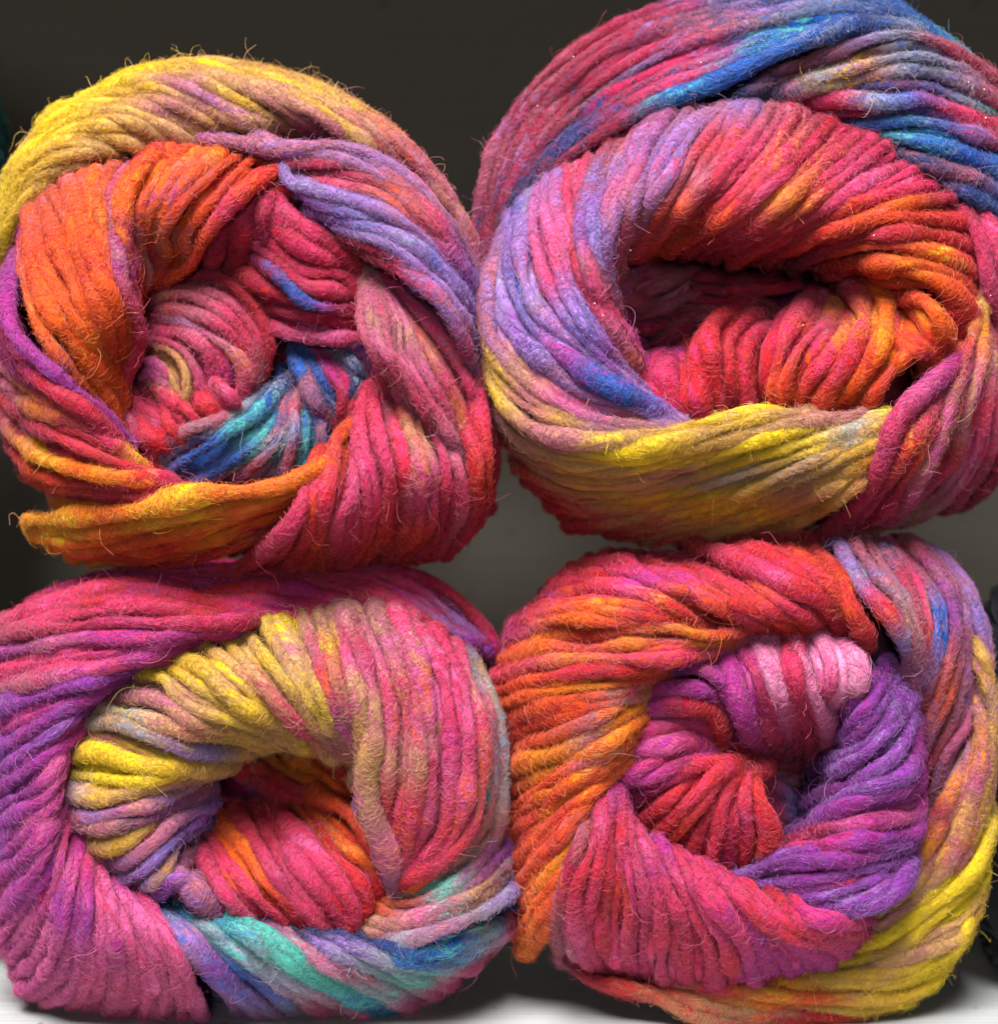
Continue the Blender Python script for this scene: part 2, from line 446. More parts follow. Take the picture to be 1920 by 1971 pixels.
layer(A, 'lavender_winding', '''
398,268 470,282 545,288 640,280 740,312 820,378 880,465 915,565 | M/V M/V M/L L/M M/L M/L L/M
505,282 560,300 650,306 740,338 820,402 878,478 918,590 | M/L M/L L/M M/P L/M L/V
585,336 650,336 720,348 780,380 840,436 890,515 922,610 | C/M P/M M/H P/M V/L L/V
546,316 556,352 620,371 700,390 770,420 830,470 885,545 922,640 | L L/S L L/M L/P L/B L/B | 1.0
612,398 680,428 740,444 800,478 850,528 890,590 915,665 | V/L L/B L/S L/B L L/V | 1.15
632,428 700,457 760,478 820,522 862,574 895,635 916,705 | V/L L/S L/V L/V L/M M/L | 1.1
700,482 760,508 820,548 862,594 892,655 914,730 | C/M C/P L/P L/M P/L M/L
''', [[-110, -75, -60, -70, -170], [-75, -30, -12, -40, -130]], 14.5, tail=(60, 260))
layer(A, 'pink_winding', '''
778,525 832,580 882,645 912,722 932,805 943,880 938,960 | M/L C/L M/P C/P C/R C/R
742,530 802,592 852,655 892,725 920,800 930,880 926,950 | P/C P/L P/M P/C M/C C/R
742,570 800,640 842,705 872,765 888,825 886,885 892,935 | M/P H/P M/G P/M G/P L/M M/G | 0.95
706,515 738,560 766,620 770,690 818,755 858,825 890,895 895,955 | M/T K/M M/T K/M P/M M/P M/L C/M
704,545 700,600 705,650 728,715 748,760 | M/C M/P P/M P/M | 0.6
''', [[-150, -110, -110, -140, -200], [-120, -10, 5, -20, -90]], 13.5, tail=(60, 260))
layer(A, 'red_fan', '''
921,755 931,823 943,889 940,955 921,1007 883,1038 | P/C R/P R/H C/R C/R
844,826 870,870 889,915 889,968 868,1022 838,1058 | M/L M/P P/C M/R C/R
812,800 840,850 855,900 856,960 842,1020 806,1064 | P/M P/K P/R C/R C/R
773,771 778,812 799,863 811,915 812,981 799,1035 768,1070 | R/P T/P K/G P/K R/H R/C
739,784 752,824 763,876 768,941 762,996 745,1060 | M/P P/R R/P R/P R/C
702,757 694,798 700,863 715,903 723,968 715,1022 686,1062 656,1084 | P/R P/R P/K P/R R/P R/H R/P
688,912 677,956 653,990 650,1034 632,1080 | P/R P/K P/R R/C
673,831 648,852 644,890 639,930 631,982 633,1034 612,1084 | H/R H/P P/R R/P R/H R/H
640,885 618,930 604,985 594,1034 560,1082 | R/P P/R R/H R/P R/C
614,890 588,937 576,982 550,1022 505,1062 474,1084 | R/H P/R P/C C/P R/P
''', [[-110, -70, -60, -90, -150, -220], [-50, 5, 25, 10, -50, -170]], 14, tail=(60, 240))
layer(A, 'gold_winding', '''
606,908 540,936 480,944 394,953 289,976 184,990 105,1000 62,1002 | H/G G/H H/G G/Y G/Y H/G G/Y G/O | 1.35
594,930 520,966 430,1000 330,1022 240,1042 150,1052 85,1040 | H/G H/R G/H H/R H/G G/Y | 1.25
572,958 490,1006 400,1034 310,1055 220,1068 150,1072 | R/G R/P G/H H/R R/H G/H
548,1004 472,1042 400,1068 330,1080 270,1084 | R/P R/G R/H R/C R/C
''', [[0, 20, 20, -20, -80, -170], [-130, -130, -140, -165, -220]], 16, tail=(60, 220), ext=(1, 0.85))
layer(A, 'left_winding', '''
228,838 197,797 147,757 100,713 52,671 22,634 10,590 16,530 36,486 | X/V X/V X/V X/V X/V X X/V X/M | 1.0
222,862 180,805 120,762 60,716 18,672 3,620 4,570 | P/C C/R R/P C/X C/V C/X
252,889 223,857 171,823 118,800 79,782 31,762 2,735 | G/Y P/R P/C P/G G/P M/P M/C | 1.25
268,908 212,882 150,856 92,828 42,806 10,778 | R/C R/C R/P C/M R/M
328,934 263,923 184,913 118,895 74,873 45,845 17,812 | C/P R/G G/H H/G G/Y G/M M/C | 1.15
332,948 262,946 184,937 112,924 62,900 28,862 | R/H R/P R/C H/R C/R
400,958 330,962 250,958 172,955 104,945 62,922 | R/P R/P P/R C/R C/H R/H
''', [[-40, 5, 10, -10, -60, -170], [-30, -20, -30, -60, -110, -180]], 15, tail=(60, 220))
layer(A, 'orange_winding', '''
62,436 46,520 64,592 112,682 163,745 212,798 230,838 | X/H H/M H/G H/M H/G H/R | 1.1
80,412 88,500 128,582 168,648 196,715 218,785 | H/M H/R H H/G H/G H | 1.3
112,378 140,460 166,540 194,620 212,690 224,765 | H/M H H/R H H/R H/R | 1.45
160,340 180,420 205,500 230,570 236,640 222,715 | H/M H/G H/R H H H/R | 1.3
258,324 222,358 210,402 222,468 231,533 250,580 266,622 266,672 240,722 216,765 | M/C P/M M/P M/X M/X P/M P/C P/R P/R H/P | 0.8
298,306 258,350 240,402 242,470 256,530 264,575 | R/H H/G H/G X/H H/R H/R | 1.15
345,298 300,350 266,410 268,480 288,525 276,556 | H/R H/G H/X H/M M/T H/M
392,300 340,342 300,400 280,444 300,492 298,526 | H/G H/M H/X H/T R/M R/H
432,308 388,352 342,410 318,455 330,488 312,520 | H/R H/M R/H H/M H/T R/M
482,322 430,362 388,408 352,455 368,490 336,518 306,512 | H/R R/H H/R H/M H/R R/H
526,342 462,372 412,425 384,470 364,508 330,528 | R/H R/H P/C H/R R/H H/R
''', [[-100, -30, 5, 25, 0, -60, -110], [-80, -50, -50, -70, -110, -140]], 15, tail=(60, 120))
layer(A, 'crimson_winding', '''
548,356 490,374 450,400 418,440 402,488 | R/H P/C C/P C/X C/R | 1.5
476,383 542,405 581,439 634,468 676,500 690,530 | P/C C/K P/C C/P C/R C/R | 1.45
463,428 515,455 550,494 586,520 647,521 678,546 688,575 | C/K P/C C/R P/C P/R C/P R/C | 1.2
482,490 520,512 550,540 576,572 620,590 690,592 | C/X C/B B/N B/V C/X C/P | 1.0
476,533 529,567 581,581 647,599 692,607 | C/H C/R C/P C/P C/R
512,592 560,603 620,612 696,628 | C/P P/C R/P C/V
522,626 581,645 647,653 704,652 | C/P K/C K/P C/P | 1.05
''', [[-100, -85, -80, -90, -130], [-150, -135, -130, -135, -150]], 15, tail=(100, 100))
layer(A, 'hole_winding', '''
470,575 505,620 520,680 506,730 480,765 | C/R C/R C/R R/C C/D
560,640 553,690 560,740 | C/D C/D C/D
''', [[-230, -220, -240], [-300, -300, -300]], 14)
layer(A, 'blue_winding', '''
644,671 682,692 704,735 | S/N N/S N/D
607,684 648,710 682,747 680,786 660,808 | C/X X/C C/X C/R C | 1.75
573,662 576,705 600,742 640,790 | B/N B/N N/B N/S | 1.1
640,760 628,800 622,850 616,900 | S/N M/N N/M C/D
598,768 589,823 586,863 580,905 | S/N B/Q Q/N B/N
576,745 562,784 572,823 556,876 542,914 | M/S M/P S/B M/C N/M
542,728 540,784 531,831 503,863 462,892 402,928 | N/B B/N M/N Q/N N/S M/N
555,745 516,815 476,842 440,868 390,902 336,922 | N/S B/Q Q/B B/N B/N L/N | 1.2
523,747 470,785 422,814 375,838 330,860 308,896 | N/S S/N S/T N/L S/B M/N
500,770 440,800 380,820 318,850 290,880 | M/S P/M M/S M/P C/P
''', [[-210, -170, -150, -170], [-170, -120, -95, -110, -130]], 13.5, tail=(120, 90))
layer(A, 'salmon_knot', '''
302,553 394,534 446,552 488,588 512,642 510,702 490,750 | C/R C/P C/R R/C C/R C/R R/C | 1.1
274,606 302,578 360,570 422,592 468,644 480,702 470,752 | P/M P/T M/P P/M P/R M/R M/C | 1.0
289,610 355,622 420,654 458,710 462,752 446,784 | P/M M/L K/M M/G P/M P/C
270,640 330,648 390,672 410,718 412,757 394,776 | M/P P/C M/P P/K P/X P/R
262,668 310,672 349,711 357,757 368,792 420,798 462,792 | P/M T/P T/G T/O T/P G/T T/M | 0.55
268,714 290,694 320,718 334,762 352,800 | X/M K/X M/P P/R P/M
290,730 310,770 332,806 378,824 420,822 | M/T P/T P/R R/P P/R
256,742 272,780 310,812 360,836 400,832 | P/M P/R P/M P/R
234,780 276,815 328,837 382,838 | P/M P/M P/K P/C
230,808 248,852 288,880 318,874 | P/R R/P R/C C/R
420,742 444,766 454,790 | P/M P/K P/M
''', [[-190, -150, -130, -150, -170], [-125, -105, -100, -110, -130]], 13.5, tail=(60, 60), wobble=7)

# ================================================================ ball with the blue top (stacked on the right)
Bb = thing('yarn_ball', 'yarn ball with blue and pink top, lavender left side and pale gold lower band', 'yarn ball', GROUP)
body(Bb, '918,540 922,395 945,300 1005,200 1085,105 1185,30 1285,-20 1420,-50 1600,-40 1735,8 1825,78 1882,148 1940,235 1962,350 1966,600 1955,800 1920,910 1845,965 1738,1000 1600,1025 1450,1035 1282,1038 1155,1025 1058,962 992,885 950,780 934,650',
     -350, -880, 'C/L P/M P/L B/S B/Q S/M P/B N/B C/P P/M P/C T/O O/M M/T L/M')
layer(Bb, 'outer_winding', '''
919,520 924,385 944,302 984,226 1030,164 1086,112 1150,68 1230,26 1320,-4 1420,-25 1550,-30 1650,-22 1742,22 | C/N C/N M/C C/L C/M P/M C/P P/L B/S Q/B S/B B/Q B
932,510 948,404 984,306 1036,224 1100,152 1170,98 1250,64 1330,38 1420,18 1520,-4 1620,-8 1720,12 1792,64 | C/N C/N C/L C/M C/N P/C C/L M/N L/B S/B B/S B B/Q
945,500 978,392 1036,290 1108,212 1180,158 1260,114 1340,84 1440,50 1540,26 1640,20 1740,42 1812,84 1870,126 | C/D D/N C/N C/N M/N L/N P/N M/B S/B B/S N/B B/Q Q/B
960,486 1006,366 1066,284 1140,228 1204,188 1290,142 1380,112 1450,82 1540,60 1650,46 1740,60 1822,108 1880,170 | N/D N/D N/C N/B C/N P/N P/L B/Q B/Q B/N N/B Q/B S/M
985,446 1040,346 1112,288 1204,234 1290,192 1384,152 1470,110 1560,76 1672,48 1760,60 | N/D D/N C/N C/N B/Q B B B/S N/B S/B | 1.2
''', [[-230, -220, -215, -220, -240], [-190, -150, -110, -90, -120]], 16, tail=(220, 260))
layer(Bb, 'blue_winding', '''
1460,140 1500,134 1591,104 1673,80 1741,73 1810,84 1866,118 1912,160 | N/M M/N M/N L/S S/N M/P C/M M/C
1436,182 1509,165 1591,148 1673,127 1755,106 1812,117 1866,148 1925,192 | N/D M/N S/Y M/Y S/B S/L M/N P/M | 1.1
1500,186 1564,174 1646,171 1728,163 1796,168 1866,193 1928,224 | N/M C/N N/B M/B B/M S/N Q/N
1550,193 1618,191 1700,198 1782,198 1852,221 1928,252 | C/N P/C S/B B/L P/L P/C C/M | 1.1
1630,240 1700,236 1769,234 1838,250 1928,278 | N/B B/N B/Q B/L L/P P/C
1650,256 1714,262 1782,272 1862,290 1928,330 | N/D B/Q B/Q B/V B/Q | 1.35
1714,284 1769,308 1838,334 1928,370 | D/N N/M M/N B/N
1742,302 1797,343 1862,378 1928,414 | D/N N/M N/B B/S
''', [[-150, -110, -90, -100, -150], [-140, -110, -110, -150]], 16, tail=(80, 260))
layer(Bb, 'right_edge_winding', '''
1870,392 1900,430 1930,500 1938,600 | C/P P/K P/C P
1848,398 1878,450 1896,520 1915,600 | C/D P/C P/K P/C
''', [[-150, -110, -110, -160], [-130, -90, -90, -120]], 17, tail=(90, 200))
layer(Bb, 'red_winding', '''
1850,655 1843,600 1812,562 1769,540 1714,534 1650,528 | R/H R/C R/H H/R H/R C/R | 1.1
1874,580 1834,535 1772,512 1692,502 1612,506 | R/C H/R H/G H/R R/C | 1.2
1872,526 1812,492 1732,480 1652,480 1572,492 | R/C H/Y R/H H/R R/C | 1.25
1862,474 1792,450 1712,448 1632,464 1556,490 | R/P R/H R/P C/R C/D
1846,430 1772,420 1692,424 1612,450 1536,486 | R/C R/H H/R R/C C/D
1822,388 1742,394 1660,414 1580,446 1506,484 | C/P H/G H/P R/H R/C
1790,350 1722,374 1640,400 1560,438 1474,480 | P/C P/R R/H R/C C/R
1746,312 1680,346 1600,390 1520,440 1436,478 | P/C K/P P/R R/P R/C
1700,282 1640,332 1560,386 1480,442 1404,474 | P/C P/K R/G R/P C/R
1648,264 1588,318 1520,378 1440,434 1364,466 | C/P P/G G/P P/R R/C
1592,242 1540,300 1480,362 1410,422 1326,462 | C/R P/R P/K R/H R/C
1532,222 1490,282 1440,346 1370,412 1288,458 | C/M P/G P/R R/H R/H
1478,214 1432,282 1382,342 1320,404 1264,456 | M/C P/K P/R R/P H/R
1418,216 1366,292 1324,364 1270,434 1236,472 | L/M P/H M/P H/P P/H
1384,214 1330,262 1290,326 1246,402 1214,460 | M/L L/M L/P M/L P/M
''', [[-110, -70, -50, -70, -150], [-90, -20, 25, 10, -70]], 15, tail=(90, 120))
layer(Bb, 'lavender_winding', '''
1364,214 1310,256 1270,316 1230,396 1204,451 1190,510 | M/L L/M L/P M/L P/M M/C
1284,228 1242,274 1215,341 1190,412 1172,478 1172,545 | M/V L/P K/M L/M L/K M/P
1222,268 1196,315 1174,370 1150,438 1144,494 1158,562 1190,625 | C/M M/L L/V L/B L/M P/M X/P
1173,284 1147,330 1132,390 1120,440 1124,500 1148,572 1178,622 1208,665 | C/M L/M L/P V/L M/P P/K P/C X/P
1091,336 1086,378 1098,438 1106,500 1118,560 1138,602 1168,642 1208,706 | P/M P/K K/H P/H P/K P/M K/M M/H
1053,356 1046,398 1060,450 1074,512 1092,570 1120,622 1156,672 1204,732 1236,764 | L/P K/L K/P P/L L/V L/B V/L L/P L
1022,386 1006,440 1004,502 1022,572 1066,628 1116,668 1166,711 1228,762 1262,788 | L/S L L/K L/S L/K L L/S L/V L | 1.15
1002,408 980,470 980,532 1002,592 1050,650 1100,690 1152,732 1222,776 1278,804 | L/B L/V L/B L/B X/L B/V B/V L/V | 1.1
986,430 962,500 956,588 982,638 1032,685 1092,740 1148,767 1242,791 1300,815 | L/V L/M L/S L/V L/N L/M L/K L/S L/V
972,450 946,530 942,637 968,685 1010,731 1065,772 1133,802 1202,816 1290,824 | L/M M/L M/L M/L T/M K/M K/L M/T L/M
956,505 936,585 944,690 965,737 1002,777 1054,807 1142,827 1222,833 1306,834 | C/L M/L M/C Y/T M/K O/T M/L M/T M/T
''', [[-110, -50, 0, 15, -10, -60], [-160, -90, -40, 5, 20, -10]], 15, tail=(120, 120))
layer(Bb, 'gold_winding', '''
934,605 944,702 976,782 1032,831 1112,851 1202,846 1292,831 1372,814 1440,796 1478,800 | M/C M/T Y/T M/T M/T T/Y T/O O/Y Y/T Y/O | 1.1
944,720 976,810 1040,862 1122,882 1212,880 1312,860 1402,834 1482,814 1545,804 | M/C M/T T/M O/T Y Y/O T/O O/Y T/M
958,800 1000,856 1066,892 1146,902 1242,888 1342,862 1432,836 1522,816 1612,806 | R/M T/M O/M T/Y Y/O O/T T/O T/M M/T
985,856 1044,900 1116,922 1206,920 1302,898 1402,868 1482,842 1562,822 1642,812 1694,799 | R/T T/M O/T T/O M/T Y/O Y Y/O T/M Y/T
1022,910 1084,944 1156,956 1246,944 1342,918 1432,888 1522,860 1602,838 1666,820 1706,802 | R/T T/R O/T T/O T/M O/Y Y Y/T S/T Y/T
1072,962 1142,978 1232,970 1322,946 1412,916 1502,886 1592,856 1656,834 1706,812 | R/C T/R O/T O/Y S/T T/Y Y/T T/S O/T
1128,1004 1212,998 1302,974 1392,944 1482,912 1572,880 1646,852 1702,826 | R/C T/R O/T O/Y T/S T/O S/Y O/T
1204,1026 1288,1008 1374,980 1458,950 1544,914 1622,880 1698,842 | R/C T/R Y/O O/T T/S O/T O/Y
1290,1034 1368,1012 1446,984 1524,950 1604,914 1690,866 | R/T T/O O/Y T/M O/T G/T
1376,1030 1446,1010 1522,980 1602,944 1678,898 | R/T T/Y O/T T/O G/T
1456,1022 1524,1002 1592,970 1658,926 | R/T T/O O/T T/G
''', [[-170, -60, 0, 20, -10, -50], [-240, -190, -140, -80, -60]], 15, tail=(220, 120), ext=(1.6, 1))
layer(Bb, 'pink_winding', '''
1840,704 1770,758 1729,808 1707,862 1674,931 1633,985 1588,1022 | C/X K/X P/K P/K P/R P/C C/R | 1.2
1834,738 1778,816 1737,881 1702,931 1662,985 1604,1026 | M/C P/T R/G P/R C/P C/P
1825,786 1805,849 1770,912 1742,958 1702,998 1660,1010 | R/T K/P K/T K/R C/K C/T
1876,600 1872,660 1850,730 1828,800 1805,870 1765,940 1715,995 | G/T R/M M/G T/G R/M O/M M/T
1888,580 1890,684 1872,750 1848,815 1834,880 1785,945 1730,992 | O/T G/K K/T M/T R/P P/K M/T
1903,620 1902,766 1888,848 1866,902 1825,957 1770,988 | P/C M/T P/R K/P M/P M/T
1918,650 1916,830 1894,898 1838,960 | P/C P/K P/M C/M
1936,690 1934,850 1915,920 1868,962 | P/C P/M C/P C/D
''', [[-60, -10, 0, -40, -120, -220], [-170, -130, -130, -190, -240]], 14.5, tail=(80, 260))
layer(Bb, 'orange_coil', '''
1812,690 1812,640 1798,600 1770,574 1735,568 | H/R H/R H/G H/R R/C | 1.35
1786,728 1792,672 1778,618 1752,590 | H/R R/H H/G R/H | 1.3
1733,592 1746,638 1724,690 1702,726 1670,768 1642,798 | R/P P/R H/P R/H H/R R/C | 1.1
1668,545 1700,570 1702,636 1675,700 1634,754 1588,798 | H/R H/G G/H H/R H/G H/R | 1.35
1628,606 1620,652 1592,690 1554,740 1532,784 1522,806 | P/R G/P R/P R/P H/R R/C | 1.2
1598,596 1590,625 1550,655 1524,700 1512,750 1506,800 | G/P P/M P/H R/H H/R C/R | 1.15
1553,577 1518,630 1497,685 1490,740 1486,796 | P/M P/H R/P H/R R/C | 1.1
1510,628 1456,642 1431,685 1430,752 1432,792 | C/R C/P R/C R/P C/R | 1.0
1470,600 1430,620 1400,660 1405,730 1412,790 | C/D C/R R/C R/C C/R
1420,594 1366,626 1360,684 1374,740 1388,796 | C/R R/C R/P R/P R/C | 1.35
1324,676 1326,738 1314,780 1318,812 | C/R R/P R/P R/C | 1.35
1286,700 1244,694 1226,722 1260,762 1296,800 | X/C P/X P/C P/R R/P | 1.25
''', [[-150, -70, -45, -60, -120], [-190, -120, -90, -95, -120]], 17, sp=44, tail=(140, 100))
layer(Bb, 'inner_coil', '''
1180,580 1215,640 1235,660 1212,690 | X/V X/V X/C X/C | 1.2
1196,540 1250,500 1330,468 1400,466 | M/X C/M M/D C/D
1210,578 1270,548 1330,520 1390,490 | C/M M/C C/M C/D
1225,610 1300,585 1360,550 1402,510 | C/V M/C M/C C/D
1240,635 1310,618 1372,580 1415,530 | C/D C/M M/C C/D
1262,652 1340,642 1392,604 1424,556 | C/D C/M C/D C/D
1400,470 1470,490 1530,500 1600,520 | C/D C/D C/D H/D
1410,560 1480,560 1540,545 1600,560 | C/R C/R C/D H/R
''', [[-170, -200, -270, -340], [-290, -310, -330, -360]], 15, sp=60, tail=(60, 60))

# ================================================================ ball with the magenta left side (bottom left)
Cc = thing('yarn_ball', 'yarn ball with magenta left side, yellow ring inside and aqua strands below, lower left', 'yarn ball', GROUP)
body(Cc, '-40,1270 5,1212 65,1152 155,1112 300,1096 480,1100 650,1100 775,1105 852,1130 910,1187 948,1257 962,1400 963,1600 962,1745 947,1822 890,1880 795,1925 700,1953 540,1972 380,1977 255,1963 138,1915 60,1880 28,1824 -12,1780 -40,1600 -48,1420',
     -350, -860, 'X/C C/P C/R C/P C/X M/S S/L Q/B Q/S B/L K/P P/X X/V V/X')
layer(Cc, 'crimson_winding', '''
958,1252 938,1212 898,1165 846,1122 780,1104 680,1100 560,1096 440,1090 330,1094 220,1108 120,1134 42,1182 -10,1236 | C/X C/R C/P C/X C/P C/R C/R R/C C/R C/P C/X C/P C/M
905,1240 848,1207 808,1178 769,1146 703,1116 611,1112 520,1108 430,1104 350,1112 270,1112 190,1120 110,1150 30,1202 -15,1240 | V/C L/P P/X P/C C/P C/P R/C R/V R/V V/C C/P C/P P/M
800,1198 745,1168 690,1146 611,1124 535,1124 470,1136 420,1152 350,1134 280,1122 205,1128 120,1150 40,1194 -10,1230 | C/R P/C P/C C/P C/R X/V R/X X/R V/C R/P P/R P/C
640,1196 560,1190 500,1184 430,1172 350,1158 270,1142 200,1146 130,1156 52,1180 -10,1216 | C/R R/X X/R R/P R/P P/X R/P P/K P/C M/P | 1.3
486,1202 394,1190 315,1176 236,1176 152,1188 62,1204 -10,1224 | C/R R/C P/R P/C P/C P/M M/P
''', [[-230, -215, -205, -210, -230], [-90, -85, -90, -110, -150]], 16, tail=(240, 200))
layer(Cc, 'magenta_winding', '''
460,1200 341,1198 236,1196 131,1204 52,1214 -12,1232 | C/P P/C P/X P/C P/M M/P
420,1208 315,1220 184,1230 79,1242 -12,1264 | X/P X/P X/P M/X X/V
394,1222 289,1243 158,1264 52,1285 -12,1300 | X/P X/K P/X P/K P/X
315,1266 210,1289 105,1305 26,1324 -14,1338 | X/P P/X K/X M/P M/X
263,1280 184,1305 105,1337 26,1358 -14,1374 | V/X V/X V/X V/X V/L
234,1304 158,1345 79,1376 -14,1414 | X/V X/V X/P X/V
192,1338 118,1376 52,1423 -14,1456 | V/X V/X X/V V/B
166,1372 118,1402 66,1442 -14,1500 | V/X V/L V/X V/N
140,1408 92,1450 39,1494 -14,1534 | X/P X/V V/X X/V
128,1428 104,1480 66,1521 13,1548 -20,1572 | X/P K/X X/V V/X V/X
117,1490 100,1550 52,1590 -14,1634 | K/X K/X X/V V/B
112,1560 80,1616 39,1656 -14,1702 | K/X X/K X/V X/K
118,1584 100,1643 73,1708 39,1761 -4,1806 | X/C X/V X/V X/K K/X
127,1602 114,1669 100,1735 66,1800 26,1845 | P/X K/X X/P K/X K/X
147,1638 138,1695 126,1761 110,1826 80,1878 46,1894 | X/P K/X X/V K/X K/X K/X
163,1660 164,1721 163,1787 152,1853 126,1904 96,1922 | P/K X/K X/V K/X K/X K
180,1676 198,1735 205,1800 200,1866 184,1938 | K/P K/P K/X K/P K/P | 1.1
206,1695 232,1761 250,1826 257,1892 242,1960 | K/P K K/P K/P K/P | 1.1
238,1716 277,1774 303,1840 316,1905 310,1972 | K/X K K/P K/C K/P | 1.1
272,1735 316,1800 356,1866 382,1918 396,1972 | P/X K/P K/P K/P K/X | 1.15
''', [[-20, 5, 0, -60, -150], [-60, -10, -10, -80, -210]], 15, tail=(80, 260), ext=(1, 1.8))
layer(Cc, 'aqua_winding', '''
300,1748 342,1806 394,1862 433,1912 466,1956 | B/N L/B M/L M/L L/M
316,1756 369,1795 421,1853 500,1922 550,1958 | B/Q L/M V/B L/B M/S
342,1768 408,1800 474,1853 521,1896 580,1950 | S/B S/Q B/N B/L S/M | 1.1
382,1766 447,1787 500,1826 561,1880 641,1918 700,1948 | B/Q Q/B S/Q S/L M/S K/M | 1.15
440,1764 482,1790 534,1818 599,1861 665,1905 736,1940 | Q/B Q/S Q Q Q/B B/Q | 1.35
546,1803 612,1838 678,1865 744,1902 800,1926 | N/C M/S K/S M/S S/Q K/M
598,1806 665,1826 717,1845 783,1870 850,1892 | N/D L/N S/L S/Q Q/S K/P
638,1806 704,1832 770,1845 848,1848 926,1828 964,1806 | N/D N/B B/Q B/Q S/B C/M
743,1816 822,1824 888,1808 954,1780 972,1760 | N/D B/N Q/S S/Q B/V
''', [[-70, -20, -30, -110, -210], [-90, -60, -60, -100, -180]], 15, tail=(80, 240))
layer(Cc, 'mauve_edge_winding', '''
716,1812 790,1808 862,1788 926,1760 968,1730 | M/N S/M M/L S/M L/S
685,1786 731,1799 783,1782 849,1760 914,1734 964,1700 | T/M M/T M/K M/Q T/M M/S | 1.15
722,1745 783,1766 836,1747 901,1702 962,1650 | H/T M/H Q/M M/V V/M | 1.1
743,1726 809,1707 875,1686 927,1628 958,1570 | H/M Q/T Q/M M/T M/S
788,1692 849,1668 901,1622 936,1558 948,1500 946,1440 930,1360 898,1284 880,1252 | P/T M/T M/H M/T M/S M/S P/M S/T S/N
930,1650 956,1590 963,1500 957,1415 940,1335 912,1275 888,1246 | M/S M/T S/T S/M S/T T/S N/L
''', [[-130, -55, -30, -60, -130], [-150, -130, -150, -160, -190]], 15, tail=(70, 200))
layer(Cc, 'pink_winding', '''
880,1258 915,1340 930,1420 930,1500 916,1570 888,1628 845,1668 798,1704 | P/M K/T P/T H/K P/T P/H P/R H/T | 1.1
845,1230 888,1320 900,1400 902,1480 892,1560 866,1620 820,1668 785,1692 | P/C P/K K/P P/K K/H P/H P/R R/P | 1.2
800,1206 842,1290 862,1370 868,1450 864,1530 848,1600 814,1650 780,1690 | P/M P/K P/K P/X K/P P/H P/C C/P | 1.25
760,1196 798,1270 818,1340 828,1420 828,1500 822,1570 800,1630 774,1682 | P/M K/T K/H K/T P/K K/H P/R R/M | 1.25
720,1190 752,1260 774,1330 784,1400 784,1480 775,1560 770,1620 764,1664 | M/T K/T P/T K/H T/K P/H P/H P/M | 1.3
678,1194 696,1260 706,1320 718,1370 724,1430 712,1490 709,1540 718,1590 743,1640 760,1690 | M/T P/M K/P T/K T/K T/O T/K M/T K/G M/L | 1.45
642,1196 656,1256 676,1322 696,1382 702,1440 690,1500 | T/M O/P P/T K/T T/K T/M | 1.1
586,1202 600,1246 625,1311 652,1376 675,1420 686,1470 | T/M M/P P/H X/T K/T T/M
524,1212 545,1250 570,1300 600,1350 638,1402 676,1456 | Y/T T/M T/Y Y/T M/T T/H
472,1222 500,1255 535,1298 570,1348 608,1390 652,1446 | T/M Y/T T/Y T/O T/P K/T | 1.1
430,1228 478,1284 520,1326 560,1378 600,1416 626,1448 | O/Y T/O T/P P/T P/T T/O
''', [[-120, -70, -50, -50, -60, -70, -90], [-60, -10, 20, 10, -40, -110]], 15, tail=(80, 110))
layer(Cc, 'yellow_winding', '''
385,1236 442,1276 492,1326 532,1368 586,1420 | O/T T/O T/P O/T T/O
322,1262 390,1292 446,1334 488,1364 540,1394 580,1430 | O/T O/Y T/Y O/Y T/O O/T | 1.1
252,1302 315,1302 342,1336 395,1363 447,1384 496,1404 545,1430 | O/T Y/T T/M T/O Y/T T/O T/D | 1.0
215,1336 276,1341 328,1362 368,1394 446,1408 508,1428 | M/T M/T M/T T/C O/T T/O
184,1367 249,1374 315,1396 381,1412 446,1420 490,1434 | T/S S/Y T/M T/P T/Y O/T
158,1399 223,1397 289,1421 341,1440 407,1448 456,1446 | S/T T/S T/S L/T L/S T/O
149,1411 197,1428 249,1448 302,1478 370,1476 432,1460 | Y/T M/T Y/M T/Y O/Y O/T
138,1452 184,1452 249,1468 341,1480 420,1474 | O/Y Y/O Y/O O/T T/O | 1.25
132,1490 210,1502 289,1500 368,1482 416,1476 | Y/L Y Y/O O/Y T/M | 1.3
121,1512 171,1533 236,1532 315,1506 396,1486 | L/S O/T T/O T/M M/T
130,1558 184,1570 249,1558 315,1536 376,1506 | M/H L/M K/T L/T M/T | 1.0
137,1584 197,1597 263,1582 315,1558 370,1530 | M/V M/T M/N V/M M/N
163,1626 223,1625 276,1597 310,1570 370,1544 | M/T O/T O/T T/M M/L | 1.1
198,1662 249,1650 302,1619 341,1578 378,1560 | L/M M/L M/K M/L L/V
228,1695 276,1673 315,1629 368,1590 | L/M L/V L/B V/L
262,1726 284,1702 315,1677 341,1629 370,1608 | V/L L/T O/M L/V L/B
276,1740 302,1721 336,1682 364,1644 | V/N V/L M/V M/L
314,1712 336,1680 356,1694 390,1731 432,1762 | N/V M/V M/L M/V V/N | 1.35
''', [[-60, -5, 20, 15, -30, -100], [-90, -40, -30, -50, -100]], 15, tail=(70, 120))
